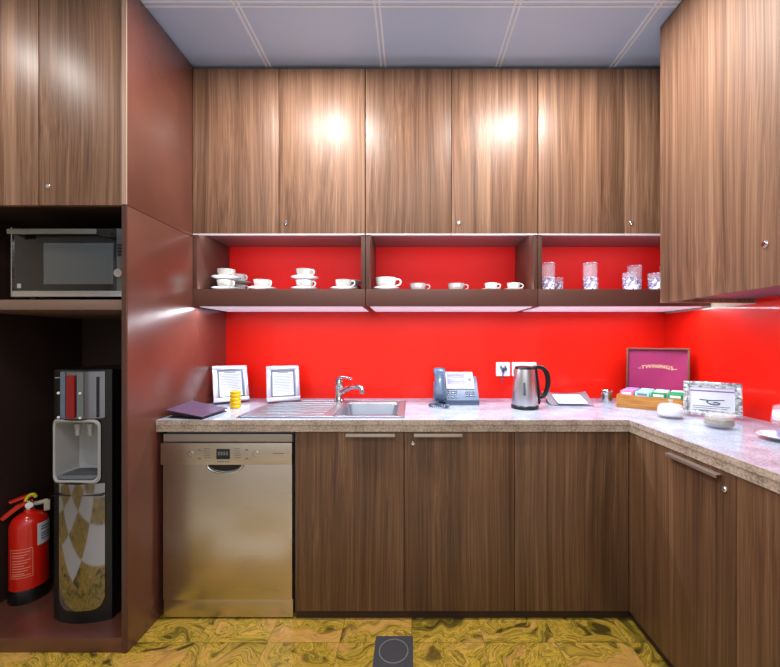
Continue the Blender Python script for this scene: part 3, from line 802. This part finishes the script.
# ------------------------------------------------------------------ telephone
def make_phone():
    t = thing('desk_telephone', 'blue-grey office desk telephone with a display, standing by the splashback', 'telephone', (.255, 2.06, .9003))
    tilt = math.radians(-32)
    # wedge base
    MB().prism([(-.02,0),(.12,0),(.12,.11),(.10,.115),(-.02,.022)], -.115, .12, 'X', bev=.003).build('base', M['phone_blue'], t)
    Mf = T(0,-.02,.024) @ R(math.radians(-38),'X')     # face plane: local x right, z up the slope, -y out
    f = B(-.062,.118,-.008,.0,-.002,.155,bev=.003,M4=Mf).build('face_plate', M['phone_blue'], t)
    b = B(-.058,.098,-.016,-.006,.070,.180,bev=.004,M4=Mf).build('display_bezel', M['white'], t)
    B(-.050,.052,-.0175,-.015,.098,.168,bev=.001,M4=Mf).build('display', M['display'], b)
    m = MB()
    for k in range(4): m.box(-.044,.03+.004*k,-.0180,-.0172,.112+k*.013,.1135+k*.013,M4=Mf)
    m.build('display_text', M['ink'], b)
    m = MB()
    for k in range(4): m.box(-.046+k*.022,-.032+k*.022,-.0178,-.0155,.084,.090,bev=.001,M4=Mf)
    m.build('soft_keys', M['grey_mid'], b)
    MB().lathe([(0,0),(.011,0),(.010,.004),(0,.005)], 20, Mf@T(.076,-.0155,.128)@R(PI/2,'X')).build('navigation_key', M['phone_blue'], b)
    for i in range(3):
        for j in range(4):
            B(-.053+i*.019,-.039+i*.019,-.0125,-.007,.012+j*.0135,.021+j*.0135,bev=.002,M4=Mf).build('key', M['phone_dark'], f)
    for i in range(3):
        for j in range(3):
            B(.046+i*.019,.060+i*.019,-.0115,-.007,.022+j*.0135,.030+j*.0135,bev=.002,M4=Mf).build('function_key', M['phone_dark'], f)
    # handset
    Mh = T(-.096,-.028,.028) @ R(math.radians(-24),'X')
    h = MB(); rings = []
    prof = [(0,.010,.022,.020),(.008,.0,.030,.026),(.030,-.003,.032,.026),(.055,-.010,.026,.018),(.095,-.014,.024,.016),(.135,-.010,.026,.018),(.160,-.003,.032,.026),(.178,.0,.030,.024),(.186,.010,.022,.018)]
    bm = h.bm
    for (z, yo, hw, hd) in prof:
        ring = []
        for k in range(18):
            a = 2*PI*k/18; cx_, cy_ = math.cos(a), math.sin(a)
            e = .65
            ring.append(bm.verts.new((hw*1.12*math.copysign(abs(cx_)**e, cx_), yo-.01+hd*.8*math.copysign(abs(cy_)**e, cy_), z)))
        rings.append(ring)
    for A, Bq in zip(rings, rings[1:]):
        for i in range(18): bm.faces.new((A[i], A[(i+1)%18], Bq[(i+1)%18], Bq[i]))
    bm.faces.new(rings[0][::-1]); bm.faces.new(rings[-1])
    bmesh.ops.transform(bm, matrix=Mh, verts=bm.verts)
    h.build('handset', M['phone_dark'], t, smooth=60)
    MB().prism([(-.02,0),(.12,0),(.12,.115),(.095,.115),(-.02,.018)], -.125, -.062, 'X', bev=.003).build('cradle', M['phone_blue'], t)
    # coiled cord
    path = smoothpath([(-.095,-.035,.03),(-.13,-.05,.016),(-.155,-.075,.011),(-.13,-.115,.011),(-.08,-.125,.011),(-.06,-.105,.011),(-.09,-.075,.011),(-.115,-.045,.013)], 26)
    pts = []
    up = Vector((0,0,1))
    for i, p in enumerate(path):
        tt = (path[min(i+1,len(path)-1)]-path[max(i-1,0)]).normalized(); s = tt.cross(up).normalized()
        a = i*1.05; pts.append(p+(s*math.cos(a)+up*math.sin(a))*.0062)
    MB().tube(pts, .0021, 6).build('coiled_cord', M['phone_dark'], t)
make_phone()

# ------------------------------------------------------------------ kettle
def make_kettle():
    t = thing('electric_kettle', 'brushed steel electric kettle with a black handle on the worktop', 'kettle', (.598, 1.955, .9003)); t.scale = (.9,.9,.93)
    MB().lathe([(0,0),(.076,0),(.078,.004),(.078,.018),(.074,.022),(0,.022)], 40).build('power_base', M['black'], t)
    b = MB().lathe([(0,.022),(.073,.022),(.074,.03),(.066,.13),(.0575,.216),(.0555,.222),(0,.222)], 48).build('body', M['kettle_steel'], t)
    MB().lathe([(0,.221),(.057,.221),(.058,.226),(.054,.234),(.03,.238),(0,.239)], 40).build('lid', M['black'], t)
    # spout lip on the left
    MB().prism([(-.050,.220),(-.064,.220),(-.0605,.196),(-.054,.175)], -.014, .014, 'Y', bev=.003).build('spout', M['steel'], t)
    # handle + spine
    sp = [(.052,.232),(.060,.232),(.068,.17),(.077,.10),(.085,.03),(.072,.022),(.062,.05),(.056,.15)]
    MB().prism([(.045,.236),(.066,.236),(.074,.17),(.083,.10),(.088,.035),(.084,.023),(.06,.023),(.05,.15)], -.018, .018, 'Y', bev=.004).build('spine', M['black'], t)
    p = smoothpath([(.050,0,.228),(.080,0,.232),(.110,0,.222),(.130,0,.190),(.136,0,.145),(.128,0,.100),(.108,0,.070),(.082,0,.062)], 6)
    n = len(p); MB().tube(p, [.0115+.003*math.sin(PI*i/n) for i in range(n)], 14).build('handle', M['black'], t)
    m = MB(); rr = .0708
    Mt = T(-.020,-.0665,.10)
    m.prism([(-.0075,-.025),(.0075,-.025),(.005,.045),(-.005,.045)], -.0025, .004, 'Y', bev=.001, M4=T(-.022,-.0675,.105)@R(math.radians(-5.6),'X')@R(math.radians(-18),'Z'))
    m.build('water_gauge', M['phone_dark'], b)
make_kettle()

# ------------------------------------------------------------------ leaflet tray
t = thing('leaflet_tray', 'low silver tray holding white leaflets, right of the kettle', 'tray', (.885, 2.10, .9003), math.radians(-4))
n = 14; bm = bmesh.new(); rings = []
def trz(u, v):       # u -1..1 across, v 0..1 front to back: sloping bed with raised, rounded wings
    return .006+.042*v+.012*abs(u)**3*v-.010*max(0, abs(u)-.8)*5*(1-v)
for k in (0, 1):
    rings.append([[bm.verts.new((-.125+.25*i/n+(.012*(1-j/6)*(1 if i<n/2 else -1)), -.085+.16*j/6, max(0, trz(-1+2*i/n, j/6)-(.006 if k else 0)))) for j in range(7)] for i in range(n+1)])
a, b = rings
for i in range(n):
    for j in range(6):
        bm.faces.new((a[i][j], a[i+1][j], a[i+1][j+1], a[i][j+1])); bm.faces.new((b[i][j], b[i][j+1], b[i+1][j+1], b[i+1][j]))
    bm.faces.new((a[i][0], b[i][0], b[i+1][0], a[i+1][0])); bm.faces.new((a[i][6], a[i+1][6], b[i+1][6], b[i][6]))
for i in (0, n):
    for j in range(6): bm.faces.new((a[i][j], a[i][j+1], b[i][j+1], b[i][j]))
q = MB(); q.bm.free(); q.bm = bm; q.build('tray', M['tray'], t)
MB().prism([(.070,0),(.074,0),(.074,.044),(.070,.042)], -.10, .10, 'X').build('back_foot', M['grey_mid'], t)
Ml_ = T(0,-.090,.012)@R(math.radians(14.7),'X')
cd = B(-.080,.075,0,.12,0,.004,M4=Ml_).build('leaflet', M['paper'], t)
m = MB()
for k in range(2): m.box(-.055,.055,.02+k*.012,.023+k*.012,.004,.0045,M4=Ml_)
m.box(-.008,.010,.06,.070,.004,.0045,M4=Ml_)
m.build('leaflet_print', M['ink'], cd)

# ------------------------------------------------------------------ small chrome canister
t = thing('sweetener_canister', 'small chrome and glass canister beside the wooden tea box', 'canister', (1.115, 2.12, .9003))
MB().lathe([(0,0),(.029,0),(.030,.004),(.030,.05),(0,.05)], 30).build('glass_body', M['chrome_soft'], t)
MB().lathe([(0,.05),(.031,.05),(.032,.054),(.032,.074),(.029,.079),(0,.079)], 30).build('lid', M['chrome'], t)
MB().box(.0,.034,.0,.02,.01,.07,bev=.004).build('spoon_rest', M['black'], t)

# ------------------------------------------------------------------ tea box
def make_teabox():
    W, D, H = .30, .25, .066; yaw = math.radians(-40); loc = (1.100, 1.992, .9003)
    t = thing('tea_box', 'open wooden tea chest with a magenta-lined lid in the worktop corner', 'box', loc, yaw)
    w = .008
    m = MB().box(0,W,0,w,0,H,bev=.001).box(0,W,D-w,D,0,H,bev=.001).box(0,w,w,D-w,0,H,bev=.001).box(W-w,W,w,D-w,0,H,bev=.001).box(w,W-w,w,D-w,0,.006)
    m.build('box_body', M['oak'], t)
    m = MB(); nx, ny = 4, 3; cw = (W-2*w)/nx; ch = (D-2*w)/ny
    for i in range(1,nx): m.box(w+cw*i-.0015, w+cw*i+.0015, w, D-w, .006, H-.010)
    for j in range(1,ny): m.box(w, W-w, w+ch*j-.0015, w+ch*j+.0015, .006, H-.010)
    m.build('divider', M['lid_wood'], t)
    # lid, opened, leaning back slightly
    Ml = T(0, D, H) @ R(math.radians(-6),'X'); L = .248
    m = MB().box(0,W,0,.022,0,.009,bev=.001,M4=Ml).box(0,W,0,.022,L-.009,L,bev=.001,M4=Ml).box(0,.009,0,.022,.009,L-.009,bev=.001,M4=Ml).box(W-.009,W,0,.022,.009,L-.009,bev=.001,M4=Ml).box(0,W,.022,.027,0,L,M4=Ml)
    lid = m.build('lid', M['lid_wood'], t)
    B(.009,W-.009,.017,.0215,.009,L-.009,M4=Ml).build('lid_lining', M['maroon'], lid)
    m = MB(); Mt = Ml @ T(W/2, .0165, .145) @ R(PI/2,'X')
    text_into(m, 'TWININGS', .029, Mt, .0005, arc=1.8)
    m.tube([tuple(Mt@Vector((-.092+.004*k, -.014+.0015*(k%2), 0))) for k in range(5)], .0012, 5)
    m.tube([tuple(Mt@Vector((.076+.004*k, -.014+.0015*(k%2), 0))) for k in range(5)], .0012, 5)
    m.build('lid_lettering', M['gold'], lid)
    # sachets: one of them modelled, the rest copied
    cols = [[('pink','pink'),('teal','pale teal'),('green','green'),('green','green')],
            [('lilac','lilac'),('teal','pale teal'),('paper','white'),('green','green')],
            [('lilac','lilac'),('teal','pale teal'),('teal','pale teal'),('paper','white')]]
    Rm = T(*loc) @ R(yaw,'Z'); meshes = {}
    rown = ['front', 'middle', 'back']; coln = ['leftmost column', 'second column', 'third column', 'rightmost column']
    for j in range(ny):
        for i in range(nx):
            mk, cn = cols[j][i]
            for q in range(2):
                base = Rm @ Vector((w+cw*(i+.5), w+ch*(j+.28+.36*q), .0065))
                lab = f'{"nearer" if q == 0 else "farther"} {cn} tea sachet, {rown[j]} row, {coln[i]} of the tea box'
                hgt = .064 + .004*((i+j*2+q) % 3)
                if mk not in meshes:
                    mb = MB().box(-.031,.031,-.011,.011,0,.080,bev=.004)
                    s = mb.build('tea_sachet', M[mk]); props(s, lab, 'tea bag', 'tea sachets in the wooden tea box'); meshes[mk] = s
                    c = B(-.022,.022,-.0116,-.0108,.062,.074).build('sachet_print', M['white' if mk in ('green','pink','lilac') else 'ink'], s)
                else:
                    src = meshes[mk]; s = src.copy(); COL.objects.link(s); s['label'] = lab
                    for ch_ in src.children: c = ch_.copy(); COL.objects.link(c); c.parent = s
                s.location = base; s.rotation_euler = (0,0,yaw)
make_teabox()

# ------------------------------------------------------------------ jars
def jar(name, label, loc, r, hh, fill, fm, knob=True, foot=.006):
    t = thing(name, label, 'jar', loc)
    th = .003
    out = [(0,0),(r*.72,0),(r*.80,.003),(r*.97,hh*.28),(r,hh*.45),(r*.93,hh*.78),(r*.88,hh)]
    inn = [(r*.88-th,hh),(r*.93-th,hh*.78),(r-th,hh*.45),(r*.97-th,hh*.28),(r*.78-th,foot+.002),(0,foot)]
    MB().lathe(out+inn, 36, cap=False).build('glass_bowl', M['jar_glass'], t)
    f = [(0,foot+.001),(r*.76-th,foot+.003),(r*.97-th-.001,max(foot+.006,hh*.29)),(r-th-.001,hh*.45),(r*.965-th-.001,hh*fill),(r*.5,hh*fill+.004),(0,hh*fill+.006)]
    MB().lathe(f, 36).build('contents', fm, t)
    l = MB().lathe([(r*.92,hh+.0005),(r*.92,hh+.004),(r*.7,hh+.012),(r*.25,hh+.016),(0,hh+.0165),(0,hh+.0135),(r*.25,hh+.013),(r*.68,hh+.009),(r*.86,hh+.0005)], 36, cap=False).build('lid', M['jar_glass'], t)
    MB().lathe([(0,hh+.017),(.006,hh+.017),(.0055,hh+.021),(.011,hh+.026),(.011,hh+.031),(0,hh+.033)], 20).build('lid_knob', M['jar_glass'], l)
    return t
jar('sugar_jar', 'lidded glass jar of white sugar in front of the tea box', (1.192, 1.71, .9003), .054, .052, .85, M['sugar'])
jar('sugar_jar', 'lidded glass jar of brown granules in front of the mosaic frame', (1.252, 1.512, .9003), .052, .044, .82, M['brown_sugar'])
jar('sugar_jar', 'glass jar of creamy white cubes by the right wall, at the picture edge', (1.492, 1.470, .9003), .052, .085, .85, M['sugar'], foot=.034)
t = thing('saucer', 'white saucer with a small pot, alone on the right-hand worktop near the edge', 'saucer', (1.318, 1.318, .9003))
SAUC = [(0,.004),(.022,.004),(.026,0),(.034,0),(.036,.004),(.058,.010),(.073,.016),(.075,.018),(.073,.0195),(.056,.0135),(.034,.0075),(0,.007)]
MB().lathe([(r*.95,z) for r,z in SAUC], 40, cap=False).build('plate', M['porcelain'], t)
t = thing('creamer_pot', 'tiny lilac pot standing on the lone white saucer', 'pot', (1.322, 1.318, .9078))
MB().lathe([(0,0),(.015,0),(.019,.006),(.020,.026),(.0185,.026),(.0175,.007),(0,.004)], 24, cap=False).build('cup', mat('lilac_plastic', (165,150,215), .35), t)
MB().lathe([(0,.0262),(.021,.0262),(.021,.028),(0,.0285)], 24).build('foil_lid', M['frame_w'], t)

# ------------------------------------------------------------------ cups and saucers
SZ = NT0+.0003
def make_cup(loc, rz, label, s=1.0):
    t = thing('teacup', label, 'cup', loc, rz, 'white teacups on the open shelf')
    pr = [(0,0),(.020,0),(.021,.004),(.028,.006),(.040,.020),(.0445,.036),(.046,.050),(.0475,.0525),(.0445,.051),(.042,.036),(.037,.021),(.026,.009),(0,.007)]
    MB().lathe([(r*s,z*s) for r,z in pr], 36, cap=False).build('bowl', M['porcelain'], t)
    p = smoothpath([(.042*s,0,.044*s),(.058*s,0,.046*s),(.068*s,0,.036*s),(.062*s,0,.022*s),(.038*s,0,.016*s)],5)
    MB().tube(p, .0038*s, 8).build('handle', M['porcelain'], t)
    return t
def make_saucer(loc, label, s=1.0):
    t = thing('saucer', label, 'saucer', loc, 0, 'white saucers on the open shelf')
    MB().lathe([(r*s,z*s) for r,z in SAUC], 40, cap=False).build('plate', M['porcelain'], t)
    return t
proto = {}
def cup(x, y, z, rz, label, s=1.0):
    if ('c',s) not in proto: proto[('c',s)] = make_cup((x,y,z), rz, label, s)
    else: dup(proto[('c',s)], (x,y,z), rz, label)
def saucer(x, y, z, label, s=1.0):
    if ('s',s) not in proto: proto[('s',s)] = make_saucer((x,y,z), label, s)
    else: dup(proto[('s',s)], (x,y,z), None, label)
def X(px, Y): return (px-CX)*Y/F
def stack2(px, Y, rz, where):
    x = X(px, Y)
    saucer(x, Y, SZ, f'bottom white saucer of {where}')
    cup(x, Y, SZ+.0078, rz, f'lower white teacup of {where}')
    saucer(x+.002, Y, SZ+.0078+.0527, f'upper white saucer of {where}')
    cup(x+.002, Y, SZ+.0078*2+.0527, rz-.2, f'top white teacup of {where}')
stack2(226, 2.045, -.5, 'the front left pair stacked beside the shelf end panel')
stack2(238, 2.205, -.2, 'the pair stacked behind the leftmost stack')
x = X(262.5, 2.035); saucer(x, 2.035, SZ, 'white saucer of the single cup between the two stacks'); cup(x, 2.035, SZ+.0078, -.5, 'single white teacup between the two stacks in the left bay')
x = X(275, 2.20); saucer(x, 2.20, SZ, 'white saucer standing behind the single cup of the left bay')
stack2(304.5, 2.045, -.3, 'the tidy pair stacked in the middle of the left bay')
x = X(344, 2.035); saucer(x, 2.035, SZ, 'white saucer of the cup at the right end of the left bay'); cup(x, 2.035, SZ+.0078, -.4, 'front white teacup at the right end of the left bay')
x = X(350.5, 2.200); saucer(x, 2.2, SZ, 'lower white saucer behind the cup at the right end of the left bay')
cup(x, 2.2, SZ+.0078, 2.6, 'white teacup capped by a saucer at the right end of the left bay'); saucer(x+.004, 2.2, SZ+.0605, 'white saucer laid on top of the cup behind, right end of the left bay')
x = X(386, 2.04); saucer(x, 2.04, SZ, 'white saucer of the large cup at the left end of the middle bay', 1.001); cup(x, 2.04, SZ+.0088, -.2, 'large white teacup at the left end of the middle bay', 1.22)
x = X(381, 2.21); saucer(x, 2.21, SZ, 'white saucer behind the large cup of the middle bay')
x = X(418, 2.11); cup(x, 2.11, SZ, -.3, 'bare white teacup without saucer, second from left in the middle bay')
x = X(456, 2.11); cup(x, 2.11, SZ, -.3, 'bare white teacup without saucer, centre of the middle bay')
x = X(491, 2.04); saucer(x, 2.04, SZ, 'small white saucer, left one of two at the right end of the middle bay', .70); cup(x, 2.04, SZ+.0056, -.2, 'small white espresso cup, left one of two in the middle bay', .75)
x = X(513.5, 2.04); saucer(x, 2.04, SZ, 'small white saucer next to the divider, right end of the middle bay', .70); cup(x, 2.04, SZ+.0056, -.2, 'small white espresso cup next to the divider of the middle bay', .75)

# ------------------------------------------------------------------ glasses
def make_glass(loc, label, r, h, cut):
    t = thing('drinking_glass', label, 'glass', loc, 0, 'cut drinking glasses on the open shelf')
    n = 24; bm = bmesh.new(); rows = []
    zs = [(0,.93)] + [(cut*i/6, .96+.007*i) for i in range(1,7)]
    for ri, (z, k) in enumerate(zs):
        ring = []
        for i in range(n):
            amp = .005 if (ri and ri < 6 and (i+ri) % 2 == 0) else 0
            a = 2*PI*i/n
            ring.append(bm.verts.new(((r*k-amp)*math.cos(a), (r*k-amp)*math.sin(a), z)))
        rows.append(ring)
    for z, k in ((cut,1.0),(.016,.9)):
        rows.append([bm.verts.new(((r*k-.0045)*math.cos(2*PI*i/n), (r*k-.0045)*math.sin(2*PI*i/n), z)) for i in range(n)])
    for A, Bq in zip(rows, rows[1:]):
        for i in range(n): bm.faces.new((A[i], A[(i+1)%n], Bq[(i+1)%n], Bq[i]))
    bm.faces.new(rows[0][::-1]); bm.faces.new(rows[-1])
    q = MB(); q.bm.free(); q.bm = bm; q.build('cut_base', M['cut'], t, smooth=15)
    MB().lathe([(r,cut+.0004),(r*1.03,h-.001),(r*1.03-.0015,h),(r*1.03-.003,h-.001),(r-.003,cut+.0004)], 32, cap=False).build('clear_wall', M['glass'], t)
    MB().tube([((r*1.03-.0015)*math.cos(2*PI*i/32), (r*1.03-.0015)*math.sin(2*PI*i/32), h+.0004) for i in range(33)], .0018, 6).build('rim', M['cut'], t)
    return t
tallg = make_glass((X(548,2.03),2.03,SZ), 'tall cut-glass tumbler next to the divider of the right bay', .036, .150, .075)
shortg = make_glass((X(557,2.16),2.16,SZ), 'short cut-glass tumbler behind the tall one next to the divider', .034, .092, .07)
dup(tallg, (X(590,2.03),2.03,SZ), label='tall cut-glass tumbler standing alone in the right bay')
dup(shortg, (X(592,2.20),2.20,SZ), label='short cut-glass tumbler behind the lone tall tumbler')
dup(tallg, (X(634.5,2.10),2.10,SZ), label='tall cut-glass tumbler behind a short one in the right bay')
dup(shortg, (X(629.5,2.00),2.00,SZ), label='short cut-glass tumbler in front of a tall one, right bay')
dup(shortg, (X(655,2.02),2.02,SZ), label='short cut-glass tumbler just left of the right-hand cabinet')
dup(tallg, (X(667,2.12),2.12,SZ), label='tall cut-glass tumbler half hidden by the right-hand cabinet')

# ------------------------------------------------------------------ lights
def area(name, loc, rot, sx, sy, power, col=(1,1,1), shape='RECTANGLE', spread=None):
    l = bpy.data.lights.new(name, 'AREA'); l.shape = shape; l.size = sx; l.size_y = sy; l.energy = power; l.color = col
    if spread: l.spread = spread
    o = bpy.data.objects.new(name, l); COL.objects.link(o); o.location = loc; o.rotation_euler = rot; return o
cool = (.86,.90,1.0)
for i in range(3):
    xm = XL+.45+.9*i
    area('niche_led', (xm, UY+.017, NT0+.0015), (math.radians(180-6),0,0), .85, .008, .7, cool)
    area('niche_top_led', (xm, UY+.030, NC-.0075), (math.radians(35),0,0), .84, .010, 1.6, cool)
    area('under_shelf_led', (xm, UY+.040, NB-.003), (math.radians(-4),0,0), .86, .012, 4.6, cool)
area('right_cabinet_led', (RXF+.03, 1.44, 1.436), (0,0,0), .010, .38, 2.4, cool)
# ceiling downlights (reflect as soft blobs in the satin doors)
for (x, y, p, d) in ((-.44, 1.46, 16, .14), (-.66, 1.44, 8, .22), (.66, 1.48, 15, .14), (.46, 1.44, 8, .22), (-1.80, 1.05, 7, .2), (-1.2, .1, 8, .14), (.35, .3, 9, .14)):
    area('downlight', (x, y, CEIL-.012), (0,0,0), d, d, p, (1,.95,.9), 'DISK')
area('fill_light', (-.1, -.3, CEIL-.02), (0,0,0), 2.2, 1.4, 19, (1,.97,.94))  # broad fill added to brighten the room, no fixture there
area('fill_light', (-.1, -2.0, CEIL-.30), (math.radians(40),0,0), 2.6, .8, 14, (.92,.95,1))  # added tilted fill, floating below the ceiling behind the viewer
# added broad cool fill in front of the solid wall behind the viewer
area('rear_fill_light', (-.9, RY0+.03, 1.34), (math.radians(90),0,0), 5.0, 2.6, 16, (.8,.88,1))
w = bpy.data.worlds.new('world'); bpy.context.scene.world = w; w.use_nodes = True
w.node_tree.nodes['Background'].inputs[0].default_value = (.8,.85,1,1); w.node_tree.nodes['Background'].inputs[1].default_value = .3

# ------------------------------------------------------------------ camera
cam = bpy.data.cameras.new('camera'); co = bpy.data.objects.new('camera', cam); COL.objects.link(co)
cam.sensor_width = 36; cam.sensor_fit = 'HORIZONTAL'; cam.lens = 36*F/780
cam.shift_x = -(CX-390)/780; cam.shift_y = (CY-333.5)/780
cam.clip_start = .02
co.location = (0,0,EZ); co.rotation_euler = (PI/2,0,0)
bpy.context.scene.camera = co
vs = bpy.context.scene.view_settings; vs.view_transform = 'Standard'; vs.look = 'None'; vs.exposure = 0.0
